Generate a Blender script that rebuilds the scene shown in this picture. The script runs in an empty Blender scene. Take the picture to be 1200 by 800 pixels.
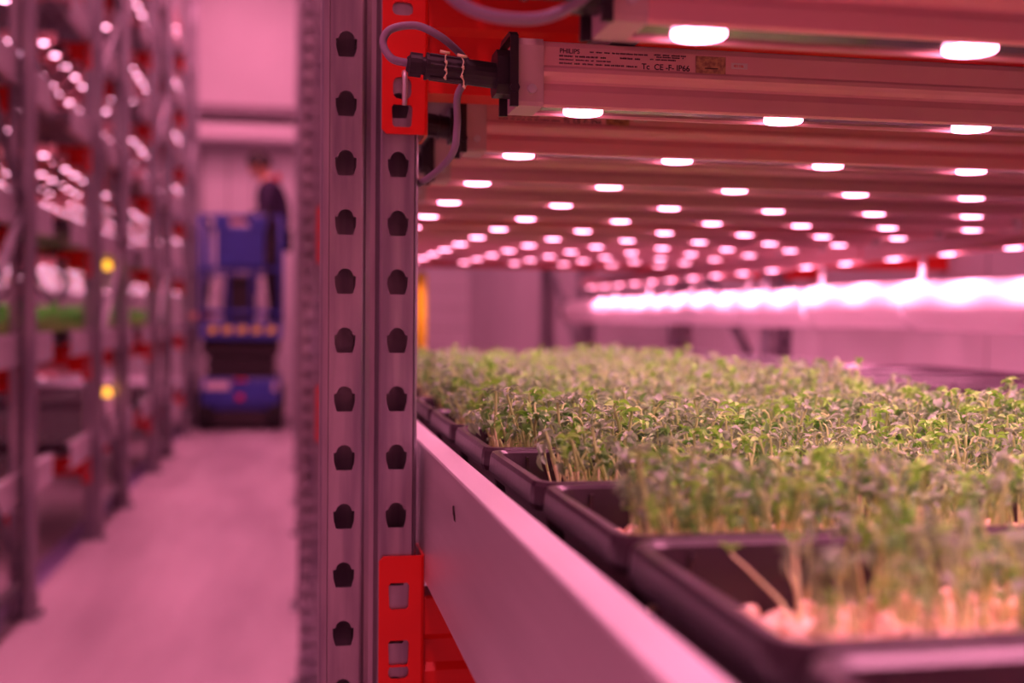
import bpy, bmesh, math, random
import numpy as np
from mathutils import Vector, Matrix, Euler
R = random.Random(7)
C = bpy.context.scene.collection
PI = math.pi
H = 1.10            # eye height; every "dz" below is measured from it

# ------------------------------------------------------------------ materials
def mat(name, col, rough=.5, metal=0., spec=.5, emit=None, estr=0., trans=0., noise=None, bump=None, coat=0., alpha=1., sss=0.):
    m = bpy.data.materials.new(name); m.use_nodes = True
    nt = m.node_tree; b = nt.nodes['Principled BSDF']
    b.inputs['Base Color'].default_value = (*col, 1)
    b.inputs['Roughness'].default_value = rough
    b.inputs['Metallic'].default_value = metal
    b.inputs['Specular IOR Level'].default_value = spec
    b.inputs['Coat Weight'].default_value = coat
    if trans: b.inputs['Transmission Weight'].default_value = trans
    if sss:
        b.inputs['Subsurface Weight'].default_value = sss
        b.inputs['Subsurface Scale'].default_value = .01
    if emit:
        b.inputs['Emission Color'].default_value = (*emit, 1)
        b.inputs['Emission Strength'].default_value = estr
    if noise or bump:
        tc = nt.nodes.new('ShaderNodeTexCoord')
    if noise:
        sc, col2, stretch, detail = noise
        mp = nt.nodes.new('ShaderNodeMapping'); mp.inputs['Scale'].default_value = stretch
        nt.links.new(tc.outputs['Object'], mp.inputs['Vector'])
        n = nt.nodes.new('ShaderNodeTexNoise'); n.inputs['Scale'].default_value = sc; n.inputs['Detail'].default_value = detail
        nt.links.new(mp.outputs['Vector'], n.inputs['Vector'])
        r = nt.nodes.new('ShaderNodeValToRGB')
        r.color_ramp.elements[0].position = .38; r.color_ramp.elements[0].color = (*col2, 1)
        r.color_ramp.elements[1].position = .62; r.color_ramp.elements[1].color = (*col, 1)
        nt.links.new(n.outputs['Fac'], r.inputs['Fac']); nt.links.new(r.outputs['Color'], b.inputs['Base Color'])
    if bump:
        sc, st = bump
        n2 = nt.nodes.new('ShaderNodeTexNoise'); n2.inputs['Scale'].default_value = sc; n2.inputs['Detail'].default_value = 4
        nt.links.new(tc.outputs['Object'], n2.inputs['Vector'])
        bp = nt.nodes.new('ShaderNodeBump'); bp.inputs['Strength'].default_value = st; bp.inputs['Distance'].default_value = .002
        nt.links.new(n2.outputs['Fac'], bp.inputs['Height']); nt.links.new(bp.outputs['Normal'], b.inputs['Normal'])
    return m

LEDC = (1.0, .28, .48)      # lamps over the near shelf
LEDL = (1.0, .24, .42)      # redder lamps of the left-hand racks
M = {}
M['galv'] = mat('galvanised_steel', (.46, .43, .46), .36, .82, noise=(34, (.27, .25, .30), (1.6, 1, .12), 6), bump=(70, .22))
M['galv_dark'] = mat('galvanised_steel_dull', (.36, .35, .37), .55, .6, noise=(14, (.24, .23, .26), (1, 1, .3), 4))
M['alu'] = mat('brushed_aluminium', (.70, .68, .70), .36, .5, noise=(26, (.60, .58, .60), (1, .08, 1), 4))
M['red'] = mat('red_enamel', (.86, .020, .012), .38, 0, .45, noise=(8, (.76, .016, .010), (1, 1, 1), 3), bump=(45, .06))
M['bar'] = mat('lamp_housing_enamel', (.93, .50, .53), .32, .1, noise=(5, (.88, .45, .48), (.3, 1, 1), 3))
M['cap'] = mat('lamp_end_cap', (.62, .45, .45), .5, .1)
M['lens'] = mat('dark_lens_strip', (.09, .075, .06), .12, 0, .8, noise=(60, (.04, .05, .025), (.5, 1, 1), 3))
M['led'] = mat('led_emitter', (.9, .8, .85), .3, emit=LEDC, estr=13)
M['led_left'] = mat('led_emitter_left', (.9, .8, .85), .3, emit=(1, .42, .66), estr=15)
M['black'] = mat('black_plastic', (.018, .014, .020), .45, bump=(80, .1))
M['cord'] = mat('grey_cable_jacket', (.30, .24, .34), .5)
M['ink'] = mat('black_ink', (.03, .02, .02), .6)
M['gold'] = mat('gold_foil_sticker', (.62, .38, .20), .35, .4, noise=(300, (.35, .18, .12), (1, 1, 1), 2))
M['sticker'] = mat('pale_sticker', (.85, .70, .72), .5)
M['tray'] = mat('black_tray_plastic', (.022, .009, .018), .28, 0, .6, bump=(120, .12), noise=(9, (.026, .012, .022), (1, 1, 1), 3))
M['seedbed'] = mat('pea_layer', (.62, .42, .24), .6, noise=(120, (.30, .16, .10), (1, 1, 1), 2), bump=(120, 1.))
M['pea'] = mat('pea_skin', (.95, .86, .55), .38, 0, .5, noise=(70, (.92, .70, .42), (1, 1, 1), 2), sss=.15)
M['stem_low'] = mat('pale_stem', (.82, .95, .46), .4, sss=.1)
M['stem'] = mat('green_stem', (.38, .62, .18), .45)
def leafmat(name, a, b_):
    m = mat(name, a, .42, 0, .55, noise=(45, b_, (1, 1, 1), 2))
    nt = m.node_tree; p = nt.nodes['Principled BSDF']; out = nt.nodes['Material Output']
    t = nt.nodes.new('ShaderNodeBsdfTranslucent'); t.inputs['Color'].default_value = (a[0]*1.3, a[1]*1.4, a[2], 1)
    mx = nt.nodes.new('ShaderNodeMixShader'); mx.inputs[0].default_value = .28
    nt.links.new(p.outputs[0], mx.inputs[1]); nt.links.new(t.outputs[0], mx.inputs[2]); nt.links.new(mx.outputs[0], out.inputs['Surface'])
    return m
M['leaf1'] = leafmat('pea_leaf_mid', (.17, .45, .11), (.12, .34, .08))
M['leaf2'] = leafmat('pea_leaf_dusty', (.28, .43, .28), (.17, .35, .15))
M['leaf3'] = leafmat('pea_leaf_fresh', (.25, .62, .08), (.19, .52, .07))
M['crop'] = leafmat('dense_crop_green', (.07, .68, .05), (.05, .52, .04))
M['floor'] = mat('sealed_concrete', (.62, .54, .57), .40, 0, .5, noise=(2.2, (.44, .36, .40), (1.2, .22, 1), 8), bump=(25, .12))
M['wall'] = mat('white_insulated_panel', (.80, .76, .78), .45, noise=(1.2, (.74, .70, .72), (1, 1, 1), 3))
M['wall_grey'] = mat('grey_insulated_panel', (.60, .54, .57), .5, noise=(1.2, (.54, .49, .52), (1, 1, 1), 3))
M['wall_dk'] = mat('panel_joint', (.30, .25, .28), .6)
M['ceil'] = mat('ceiling_panel', (.7, .66, .68), .6)
M['tube'] = mat('white_duct_sleeve', (.92, .86, .88), .5, sss=.05, bump=(8, .3))
_nt = M['tube'].node_tree; _t = _nt.nodes.new('ShaderNodeBsdfTranslucent'); _t.inputs['Color'].default_value = (.96, .90, .92, 1); _m = _nt.nodes.new('ShaderNodeMixShader'); _m.inputs[0].default_value = .6
_nt.links.new(_nt.nodes['Principled BSDF'].outputs[0], _m.inputs[1]); _nt.links.new(_t.outputs[0], _m.inputs[2]); _nt.links.new(_m.outputs[0], _nt.nodes['Material Output'].inputs['Surface'])
M['yellow'] = mat('yellow_enamel', (1, .80, .02), .4)
M['blue'] = mat('blue_enamel', (.045, .075, .42), .4, noise=(6, (.04, .06, .34), (1, 1, 1), 3))
M['rubber'] = mat('black_rubber', (.02, .018, .02), .8, bump=(40, .4))
M['dark'] = mat('dark_steel', (.06, .045, .05), .5, .4)
M['orange'] = mat('orange_marking', (1, .80, .03), .5)
M['cloth'] = mat('dark_navy_jacket', (.035, .018, .06), .85, bump=(60, .5))
M['trouser'] = mat('dark_work_trousers', (.02, .014, .028), .85, bump=(60, .5))
M['skin'] = mat('skin', (.72, .36, .24), .5, sss=.1)
M['hair'] = mat('dark_brown_hair', (.02, .010, .008), .6, bump=(90, .8))
M['hood'] = mat('red_hood_lining', (.62, .05, .04), .8)
M['white'] = mat('white_sleeve_plastic', (.85, .80, .82), .5, bump=(10, .4))
M['amber'] = mat('amber_lamp_glass', (1, .6, .05), .3, emit=(1, .48, .04), estr=2.2)
M['lampwhite'] = mat('lit_diffuser', (1, .9, .95), .3, emit=(1, .55, .72), estr=5)

# ------------------------------------------------------------------ mesh helpers
class MB:
    def __init__(s): s.v = []; s.f = []; s.m = []
    def add(s, vs, fs, mi=0):
        o = len(s.v); s.v += [tuple(v) for v in vs]; s.f += [tuple(i+o for i in f) for f in fs]; s.m += [mi]*len(fs); return s
    def box(s, x0, x1, y0, y1, z0, z1, mi=0, mx=None):
        vs = [Vector((x, y, z)) for z in (z0, z1) for y in (y0, y1) for x in (x0, x1)]
        if mx is not None: vs = [mx @ v for v in vs]
        return s.add(vs, [(0,2,3,1),(4,5,7,6),(0,1,5,4),(2,6,7,3),(0,4,6,2),(1,3,7,5)], mi)
    def bbox(s, x0, x1, y0, y1, z0, z1, b=.004, mi=0):
        # chamfered box: an eight-sided outline in XY, chamfered in Z
        vs = []
        for z, i in ((z0, b), (z0+b, 0), (z1-b, 0), (z1, b)):
            a0, a1, c0, c1 = x0+i, x1-i, y0+i, y1-i
            vs += [(a0+b,c0,z),(a1-b,c0,z),(a1,c0+b,z),(a1,c1-b,z),(a1-b,c1,z),(a0+b,c1,z),(a0,c1-b,z),(a0,c0+b,z)]
        fs = [tuple(range(7,-1,-1)), tuple(range(24,32))]
        for k in range(3):
            for j in range(8):
                a = k*8+j; b_ = k*8+(j+1)%8
                fs.append((a, b_, b_+8, a+8))
        return s.add(vs, fs, mi)
    def prism(s, prof, axis, a0, a1, mi=0, closed=True, caps=True):
        # prof: list of 2-D points; axis 'x','y','z' is the length direction
        def P(p, a):
            return {'x': (a, p[0], p[1]), 'y': (p[0], a, p[1]), 'z': (p[0], p[1], a)}[axis]
        n = len(prof); vs = [P(p, a0) for p in prof] + [P(p, a1) for p in prof]
        fs = [(i, (i+1) % n, (i+1) % n+n, i+n) for i in range(n if closed else n-1)]
        if closed and caps: fs += [tuple(range(n-1, -1, -1)), tuple(range(n, 2*n))]
        return s.add(vs, fs, mi)
    def tube(s, pts, rad, n=10, mi=0, caps=True):
        pts = [Vector(p) for p in pts]; rads = rad if isinstance(rad, (list, tuple)) else [rad]*len(pts)
        vs = []; up = Vector((0, 0, 1)); t0 = (pts[1]-pts[0]).normalized()
        if abs(t0.z) > .9: up = Vector((1, 0, 0))
        u = t0.cross(up).normalized()
        for i, p in enumerate(pts):
            t = (pts[min(i+1, len(pts)-1)]-pts[max(i-1, 0)]).normalized()
            u = (u - t*u.dot(t)).normalized(); w = t.cross(u)
            for k in range(n):
                a = 2*PI*k/n; vs.append(p + (u*math.cos(a)+w*math.sin(a))*rads[i])
        fs = [(i*n+k, i*n+(k+1) % n, (i+1)*n+(k+1) % n, (i+1)*n+k) for i in range(len(pts)-1) for k in range(n)]
        if caps: fs += [tuple(range(n-1, -1, -1)), tuple(range((len(pts)-1)*n, len(pts)*n))]
        return s.add(vs, fs, mi)
    def mesh(s, name, mats, smooth=False):
        me = bpy.data.meshes.new(name); me.from_pydata(s.v, [], s.f)
        for m in (mats if isinstance(mats, (list, tuple)) else [mats]): me.materials.append(m)
        me.polygons.foreach_set('material_index', s.m)
        bm = bmesh.new(); bm.from_mesh(me); bmesh.ops.recalc_face_normals(bm, faces=bm.faces); bm.to_mesh(me); bm.free()
        if smooth: me.polygons.foreach_set('use_smooth', [True]*len(me.polygons))
        me.update(); return me

def ob(name, me, parent=None, loc=(0, 0, 0), rot=(0, 0, 0)):
    o = bpy.data.objects.new(name, me); C.objects.link(o); o.location = loc; o.rotation_euler = rot
    if parent: o.parent = parent
    return o
def tag(o, label, cat, group=None, kind=None):
    o['label'] = label; o['category'] = cat
    if group: o['group'] = group
    if kind: o['kind'] = kind
    return o
def thing(name, label, cat, loc=(0, 0, 0), rz=0, group=None):
    o = ob(name, None, None, loc, (0, 0, rz)); o.empty_display_size = .05
    return tag(o, label, cat, group)
def struct(name, me, loc=(0, 0, 0)):
    o = ob(name, me, None, loc); o['kind'] = 'structure'; return o
def copy_tree(o, parent=None):
    c = o.copy(); C.objects.link(c)
    if parent: c.parent = parent
    for ch in list(o.children): copy_tree(ch, c)
    return c
def smooth_path(pts, n=8):
    P = [Vector(p) for p in pts]; P = [P[0]*2-P[1]] + P + [P[-1]*2-P[-2]]; out = []
    for i in range(1, len(P)-2):
        for k in range(n):
            t = k/n; a, b, c, d = P[i-1:i+3]
            out.append(.5*((2*b)+(-a+c)*t+(2*a-5*b+4*c-d)*t*t+(-a+3*b-3*c+d)*t**3))
    out.append(P[-2]); return out

def pierced(rect, holes, name):
    """flat sheet in XZ (y=0) with holes, as vertex and face lists"""
    bm = bmesh.new()
    def ring(pts):
        vs = [bm.verts.new((p[0], 0, p[1])) for p in pts]
        return [bm.edges.new((vs[i], vs[(i+1) % len(vs)])) for i in range(len(vs))]
    es = ring(rect)
    for h in holes: es += ring(h)
    bmesh.ops.triangle_fill(bm, use_beauty=True, use_dissolve=False, edges=es, normal=(0, -1, 0))
    bm.verts.index_update()
    vs = [v.co.copy() for v in bm.verts]; fs = [[v.index for v in f.verts] for f in bm.faces]
    bm.free(); return vs, fs

# ------------------------------------------------------------------ slotted upright
SL = [(-6.0,-10.5),(6.0,-10.5),(6.8,-9.6),(8.6,-3),(9.0,4.4),(6.6,4.9),(6.2,6.8),(5.0,8.9),(2.8,10.5),(0,11.1),(-2.8,10.5),(-5.0,8.9),(-6.2,6.8),(-6.6,4.9),(-9.0,4.4),(-8.6,-3),(-6.8,-9.6)]
def upright_mesh(height):
    mb = MB(); z0 = .0044; W = .0785
    def X(x): return x - W/2
    cols = [(.005, .032, .0185), (.0493, .0765, .0628)]
    n = int((height - z0)/.05)
    for a, b, c in cols:
        vs, fs = pierced([(X(a), 0), (X(b), 0), (X(b), .05), (X(a), .05)], [[(X(c)+p[0]/1000, .025+p[1]/1000) for p in SL]], 'c')
        for k in range(n):
            mb.add([v + Vector((0, 0, z0+k*.05)) for v in vs], fs)
    z1 = z0+n*.05
    def strip(pl):
        mb.prism([(X(p[0]), p[1]) for p in pl], 'z', z0, z1, closed=False)
    strip([(.030,.056),(.029,.062),(0,.062),(0,.036),(.0035,.032),(.0035,.02),(0,.016),(0,.003),(.0012,.001),(.005,0)])
    strip([(.032,0),(.0335,.0006),(.0362,.006),(.0400,.0068),(.0441,.006),(.0478,.0006),(.0493,0)])
    strip([(.0765,0),(.0776,.001),(.0785,.003),(.0785,.016),(.075,.02),(.075,.032),(.0785,.036),(.0785,.062),(.0495,.062),(.0485,.056)])
    me = mb.mesh('upright', M['galv'])
    return me
UP = upright_mesh(4.6)
def foot_mesh():
    mb = MB(); mb.bbox(-.065, .065, -.03, .085, 0, .006, .002)
    mb.box(-.046, -.0425, -.004, .06, .006, .09); mb.box(.0425, .046, -.004, .06, .006, .09)
    for sx in (-1, 1):
        mb.tube([(sx*.055, -.015, .005), (sx*.055, -.015, .022)], .007, 8)
        mb.tube([(sx*.055, -.015, .010), (sx*.055, -.015, .016)], .012, 6)
    return mb.mesh('foot_plate', M['galv_dark'])
FOOT = foot_mesh()
def brace_mesh(y0, z0, y1, z1):
    mb = MB(); d = Vector((0, y1-y0, z1-z0)); L = d.length; ang = math.atan2(d.z, d.y)
    mx = Matrix.Translation((0, y0, z0)) @ Matrix.Rotation(ang, 4, 'X')
    mb.box(-.014, -.012, 0, L, -.013, .013, 0, mx); mb.box(-.012, .014, 0, L, -.013, -.011, 0, mx); mb.box(-.012, .014, 0, L, .011, .013, 0, mx)
    return mb.mesh('brace', M['galv_dark'])
BR = []
zz = .18; fl = 0
while zz < 4.1:
    BR.append(brace_mesh(.05, zz, .95, zz+.62) if fl else brace_mesh(.95, zz, .05, zz+.62)); zz += .66; fl = 1-fl
BRH = brace_mesh(.05, .14, .95, .14)
def add_solid(o, t, off=-1):
    s = o.modifiers.new('thickness', 'SOLIDIFY'); s.thickness = t; s.offset = off; return o
def frame(xc, y0, label, dx=0.):
    t = thing('rack_frame', label, 'rack frame', (xc, y0, 0))
    add_solid(ob('upright', UP, t), .002, 1)
    add_solid(ob('upright', UP, t, (dx, 1.0, 0), (0, 0, PI)), .002, 1)
    ob('foot_plate', FOOT, t); ob('foot_plate', FOOT, t, (dx, 1.0, 0), (0, 0, PI))
    for b in BR + [BRH]: ob('brace', b, t, (dx*.6, 0, 0))
    return t
Y0 = [1.00, 3.47, 5.93, 8.39, 10.85]
ordn = ['first', 'second', 'third', 'fourth', 'fifth']
XR, XR2, XL, XL2 = .065, 1.52, -.949, -2.404
frame(XR, Y0[0], 'sharp slotted steel upright frame standing between aisle and seedling shelf, carrying red brackets', .032)
for k in range(1, 5): frame(XR, Y0[k], f'slotted steel frame right of the aisle, {ordn[k]} one behind the sharp near upright' if k < 4 else 'slotted steel frame right of the aisle, last one before the back wall')
frame(XR2, Y0[1], 'slotted steel frame behind the glowing white duct, nearer of the two seen there')
frame(XR2, Y0[2], 'slotted steel frame beside the far end of the glowing white duct')
for k in range(1, 5): frame(XL, Y0[k], ['', 'slotted steel frame at the left picture edge, front of the left-hand rack', 'slotted steel frame on the left of the aisle, second from the picture edge', 'slotted steel frame on the left of the aisle, third from the picture edge', 'slotted steel frame on the left of the aisle, beside the blue lift'][k])
for k in range(1, 4): frame(XL2, Y0[k], f'slotted steel frame against the left wall behind the {ordn[k-1]} left-hand rack bay')

# ------------------------------------------------------------------ red beams with hooked end brackets
def trap(cz, w=.0088, h=.0115):
    return [(-w*.72,cz-h),(w*.72,cz-h),(w*.92,cz-h*.8),(w,cz+h*.5),(w,cz+h*.8),(w*.8,cz+h),(-w*.8,cz+h),(-w,cz+h*.8),(-w,cz+h*.5),(-w*.92,cz-h*.8)]
def oval(cz, w=.0088, h=.0062):
    return [(w*math.copysign(abs(math.cos(a))**.6, math.cos(a)), cz+h*math.copysign(abs(math.sin(a))**.7, math.sin(a))) for a in [2*PI*(i+.5)/14 for i in range(14)]]
def bracket_mesh(holes, mirror=False):
    mb = MB(); a, b = .009, .0454; c = (a+b)/2 - .001; hz = .082; r = .004
    rect = [(a+r,-hz),(b,-hz),(b,hz),(a+r,hz),(a,hz-r),(a,-hz+r)]
    hs = [[(c+p[0], p[1]) for p in h] for h in holes]
    vs, fs = pierced(rect, hs, 'b')
    mb.add(vs, fs)
    # rounded corner and side return along the upright
    mb.prism([(b, 0), (b+.0012, .0008), (b+.0018, .003), (b+.0018, .055)], 'z', -hz, hz, closed=False)
    me = mb.mesh('bracket', M['red'])
    if mirror:
        for v in me.vertices: v.co.x = -v.co.x
        me.flip_normals()
    return me
HL = [trap(.0475), trap(-.002), oval(-.018), trap(-.05), ]
HU = [trap(-.0665, h=.0095), oval(-.043, .0080, .0095), oval(.024, h=.0058), trap(.050), ]
BRL, BRR = bracket_mesh(HL), bracket_mesh(HL, True)
BRU = bracket_mesh(HU)
def beam_mesh():
    prof = [(.000,-.045),(.000,-.020),(.006,-.014),(.006,.006),(.000,.012),(.000,.043),(.002,.045),(.040,.045),(.042,.043),(.042,.012),(.036,.006),(.036,-.014),(.042,-.020),(.042,-.045)]
    mb = MB(); mb.prism(prof, 'x', .0474, 1.4076); return mb.mesh('beam', M['red'])
BEAM = beam_mesh()
def pin_mesh():
    mb = MB(); mb.tube(smooth_path([(0,.004,.004),(0,-.004,.006),(0,-.008,-.004),(0,-.007,-.022)], 5), .0022, 8); return mb.mesh('safety_pin', M['alu'], True)
PIN = pin_mesh()
def beam(xc, y, dz, label, group=None, upper=False, first=[None]):
    t = thing('shelf_beam', label, 'beam', (xc, y, H+dz), 0, group)
    ob('crossbar', BEAM, t, (0, .002, 0))
    add_solid(ob('bracket', BRU if upper else BRL, t, (0, -.0035, 0)), .0028, 0)
    add_solid(ob('bracket', BRR, t, (1.455, -.0035, 0)), .0028, 0)
    if upper: ob('safety_pin', PIN, t, (.0275, -.006, -.037))
    return t
LV = {m: -.287 + .5*m for m in range(-1, 6)}      # beam centre heights from the eye
beam(XR, Y0[0]-.001, LV[0], 'red steel beam under the seedling trays, hooked on the near upright')
beam(XR, Y0[0]-.001, LV[1]+.024, 'red steel beam among the nearest lamp bars, hooked high on the near upright', upper=True)
beam(XR, Y0[0]-.001, LV[-1], 'red steel beam low on the near upright, under the empty bottom shelf')
G1 = 'red beams deeper in the right-hand rack'
def rear(b): return b
for k in range(0, 2):
    for m in (0, 1):
        if k == 0:
            beam(XR, Y0[0]+.955, LV[m]+.024*m, 'red beam on the rear upright of the near frame, '+('under' if m == 0 else 'above')+' the trays')
        else:
            beam(XR, Y0[1], LV[m]+.024*m, 'red beam crossing at the second right-hand frame, '+('under' if m == 0 else 'above')+' the shelf')
            beam(XR, Y0[1]+.955, LV[m]+.024*m, 'red beam at the rear of the second right-hand frame, '+('under' if m == 0 else 'above')+' the shelf')
beam(XR2, Y0[1], LV[1]-.003, 'red beam above the glowing duct on the upright nearer the right edge')
beam(XR2, Y0[1]+.955, LV[1]-.003, 'red beam above the glowing duct on the farther small upright')
beam(XR2, Y0[1], LV[0], 'red beam under the duct on the upright nearer the right edge')
for k in range(1, 5):
    for m in range(-1, 6):
        if m == 5 and k < 3: continue
        for q in (0, 1):
            beam(XL2, Y0[k]+q*.955, LV[m]+.05, f'red shelf beam of the {ordn[k-1]} left-hand rack bay, {["front","rear"][q]} side, level {["one","two","three","four","five","six","seven"][m+1]} up from the floor')

# ------------------------------------------------------------------ side rails and shelf decks
def rail_mesh(L):
    mb = MB()
    prof = [(0,0),(0,.1130),(.0012,.1142),(.0205,.1142),(.0215,.113),(.0215,.104),(.0195,.104),(.0195,.1122),(.0022,.1122),(.0022,.002),(.03,.002),(.03,0)]
    mb.prism(prof, 'y', 0, L); return mb.mesh('rail', M['alu'])
RAILS = {}
def rail(x, y0, y1, dz, side, label, group=None):
    L = round(y1-y0, 3)
    if L not in RAILS: RAILS[L] = rail_mesh(L)
    if side > 0: o = ob('side_rail', RAILS[L], None, (x, y0, H+dz))
    else: o = ob('side_rail', RAILS[L], None, (x, y1, H+dz), (0, 0, PI))
    return tag(o, label, 'rail', group)
def deck(x0, x1, y0, y1, dz, label, group=None):
    mb = MB(); w = .075; n = max(1, int((x1-x0)/w)); w = (x1-x0)/n
    prof = []
    for i in range(n):
        a = x0+i*w; prof += [(a, 0), (a+w*.42, 0), (a+w*.5, -.012), (a+w*.92, -.012)]
    prof.append((x1, 0))
    full = prof + [(p[0], p[1]-.0015) for p in reversed(prof)]
    mb.prism(full, 'y', y0, y1)
    o = ob('shelf_deck', mb.mesh('shelf_deck', M['galv_dark']), None, (0, 0, H+dz)); return tag(o, label, 'shelf', group)
r0 = rail(.113, .08, 2.56, -.2262, 1, 'long aluminium side rail beside the near upright, holding the seedling trays')
mk = MB()
mk.tube([(0,0,0),(-.0006,.0016,.006),(-.0006,.003,.0095),(-.0004,.0034,.0035)], .0007, 6); mk.tube([(0,.0004,.0025),(0,.0042,.004)], .0004, 6); mk.tube([(0,-.002,-.0004),(0,.0008,.0002)], .0004, 6)
ob('pen_mark', mk.mesh('pen_mark', M['ink']), r0, (-.0004, .806-.08, .084))
rail(1.459, .08, 2.56, -.2262, -1, 'pale aluminium side rail along the far side of the seedling bed, below the duct')
deck(.146, 1.425, .09, 2.55, -.158, 'steel deck carrying the trays of pea seedlings')
rail(.113, 2.92, 5.0, -.2262, 1, 'aluminium side rail of the second shelf, behind the pea seedlings')
rail(1.459, 2.92, 5.0, -.2262, -1, 'far aluminium rail of the second shelf, left of the duct')
deck(.146, 1.425, 2.93, 4.99, -.158, 'empty steel deck of the second shelf behind the seedlings')
rail(.113, .08, 2.56, LV[1]+.024+.047, 1, 'aluminium side rail above the nearest lamp bars')
deck(.146, 1.425, .09, 2.55, LV[1]+.024+.115, 'steel deck above the nearest lamp bars')
rail(.113, 2.92, 5.0, LV[1]+.024+.047, 1, 'aluminium side rail above the second set of lamp bars')
deck(.146, 1.425, 2.93, 4.99, LV[1]+.024+.115, 'steel deck above the second set of lamp bars')
rail(.113, .08, 2.56, LV[-1]+.047, 1, 'aluminium side rail of the bottom shelf on the near rack')
deck(.146, 1.425, .09, 2.55, LV[-1]+.115, 'steel deck of the empty bottom shelf on the near rack')
NUM = ["one","two","three","four","five","six","seven"]
SP = {1: (2.92, 5.02), 2: (5.42, 7.50), 3: (7.88, 9.96), 4: (10.34, 12.4)}
for k in range(1, 5):
    for m in range(-1, 6):
        if m == 5 and k < 3: continue
        a, b = SP[k]; z = LV[m]+.05+.047
        rail(-1.0 if False else -.997+.04, a, b, z, -1, f'pale side rail along shelf {NUM[m+1]} from the floor, {ordn[k-1]} left-hand rack bay')
        deck(-2.35, -.99, a+.01, b-.01, z+.068, f'steel deck of shelf {NUM[m+1]} from the floor, {ordn[k-1]} left-hand rack bay')

# ------------------------------------------------------------------ lamp bars
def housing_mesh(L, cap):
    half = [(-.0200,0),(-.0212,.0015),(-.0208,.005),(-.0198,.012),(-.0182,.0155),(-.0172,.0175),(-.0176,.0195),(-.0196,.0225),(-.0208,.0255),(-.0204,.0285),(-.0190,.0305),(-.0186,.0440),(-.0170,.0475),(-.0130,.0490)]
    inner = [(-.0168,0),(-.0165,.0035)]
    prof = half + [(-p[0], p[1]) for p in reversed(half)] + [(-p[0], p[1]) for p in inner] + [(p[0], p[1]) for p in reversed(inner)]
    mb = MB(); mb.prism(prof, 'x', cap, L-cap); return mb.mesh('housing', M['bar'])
def cap_mesh(x0, x1):
    mb = MB(); prof = [(-.0208,0),(-.0218,.003),(-.0212,.044),(-.0185,.0492),(.0185,.0492),(.0212,.044),(.0218,.003),(.0208,0)]
    mb.prism(prof, 'x', x0, x1)
    return mb.mesh('end_cap', M['cap'])
def led_mesh():
    mb = MB(); n = 28; vs = []
    for r, z in ((.0150, .0034), (.0150, .0012), (.0138, .0000), (.0138, .0000)):
        vs += [(r*math.cos(2*PI*i/n), r*math.sin(2*PI*i/n), z) for i in range(n)]
    fs = []
    for k in range(2):
        for i in range(n): fs.append((k*n+i, k*n+(i+1) % n, (k+1)*n+(i+1) % n, (k+1)*n+i))
    fs.append(tuple(range(2*n, 3*n)))
    me = MB(); me.add(vs[:3*n], fs); return me.mesh('led', M['led'])
LED = led_mesh()
LEDLM = LED.copy(); LEDLM.materials[0] = M['led_left']
def lamp(parent, loc, sx, sy, power, col, spread=140):
    l = bpy.data.lights.new('lamp_light', 'AREA'); l.shape = 'RECTANGLE' if sx != sy else 'DISK'; l.size = sx; l.size_y = sy
    l.energy = power; l.color = col; l.spread = math.radians(spread)
    o = bpy.data.objects.new('lamp_light', l); C.objects.link(o); o.location = loc; o.parent = parent; return o
def lens_mesh(L):
    mb = MB(); mb.box(.02, L-.02, -.0164, .0164, .0020, .0034); return mb.mesh('lens_strip', M['lens'])
def clip_mesh():
    mb = MB()
    mb.prism([(-.024,-.001),(-.0235,.016),(-.0225,.05),(-.016,.054),(.016,.054),(.0225,.05),(.0235,.016),(.024,-.001),(.0205,-.001),(.0215,.05),(-.0215,.05),(-.0205,-.001)], 'x', -.006, .0)
    mb.prism([(-.010,.010),(-.016,.016),(-.016,.036),(-.010,.042),(.010,.042),(.016,.036),(.016,.016),(.010,.010)], 'x', -.014, 0)
    mb.tube([(-.003, -.0225, .012), (-.003, -.027, .012)], .0035, 8)
    return mb.mesh('mounting_clip', M['black'])
CLIP = clip_mesh()
SCREW = MB().tube([(0,0,0),(0,-.0035,0)], .0034, 10).mesh('screw', M['alu'])
bars = {}
def lamp_bar(L, x1, pitch, n, full, label, group, power=4.1, led=None, col=LEDC, each=False):
    key = (L, pitch, n, full)
    t = thing('lamp_bar', label, 'lamp', (0, 0, 0), 0, group)
    if key not in bars:
        bars[key] = (housing_mesh(L, .019 if full else 0), lens_mesh(L), cap_mesh(0, .019), cap_mesh(L-.019, L))
    hm, lm, c0, c1 = bars[key]
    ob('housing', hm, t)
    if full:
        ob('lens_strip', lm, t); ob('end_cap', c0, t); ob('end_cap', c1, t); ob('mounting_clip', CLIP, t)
        ob('screw', SCREW, t, (.010, -.0215, .012))
    for i in range(n):
        ob('led', led or LED, t, (x1+pitch*i, 0, -.0012))
        if each: lamp(t, (x1+pitch*i, 0, -.0028), .028, .028, power/n, col, 175)
    if not each: lamp(t, (L/2, 0, -.0028), L-.09, .028, power, col)
    return t
def place(t, loc, rz=0., label=None, group=None, new=True):
    c = copy_tree(t) if new else t
    c.location = loc; c.rotation_euler = (0, 0, rz)
    if label: c['label'] = label
    if group: c['group'] = group
    return c
def ledz(y): return H + .152 + .0068*(y-.6)
base = lamp_bar(1.10, .054, .16, 7, True, '', 'lamp bars above the pea seedlings')
labs = ['nearest lamp bar at the top of the picture, two big lit spots below',
        'lamp bar with sharp printed rating label and black plug, just below the red beam',
        'lamp bar directly behind the one with the sharp label, its own print slightly soft',
        'fourth lamp bar back, faint gold sticker, behind the two labelled bars',
        'fifth lamp bar back above the seedlings, plain housing']
rowy = [.60 + .2535*i for i in range(13)]
BARS = []
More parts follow.
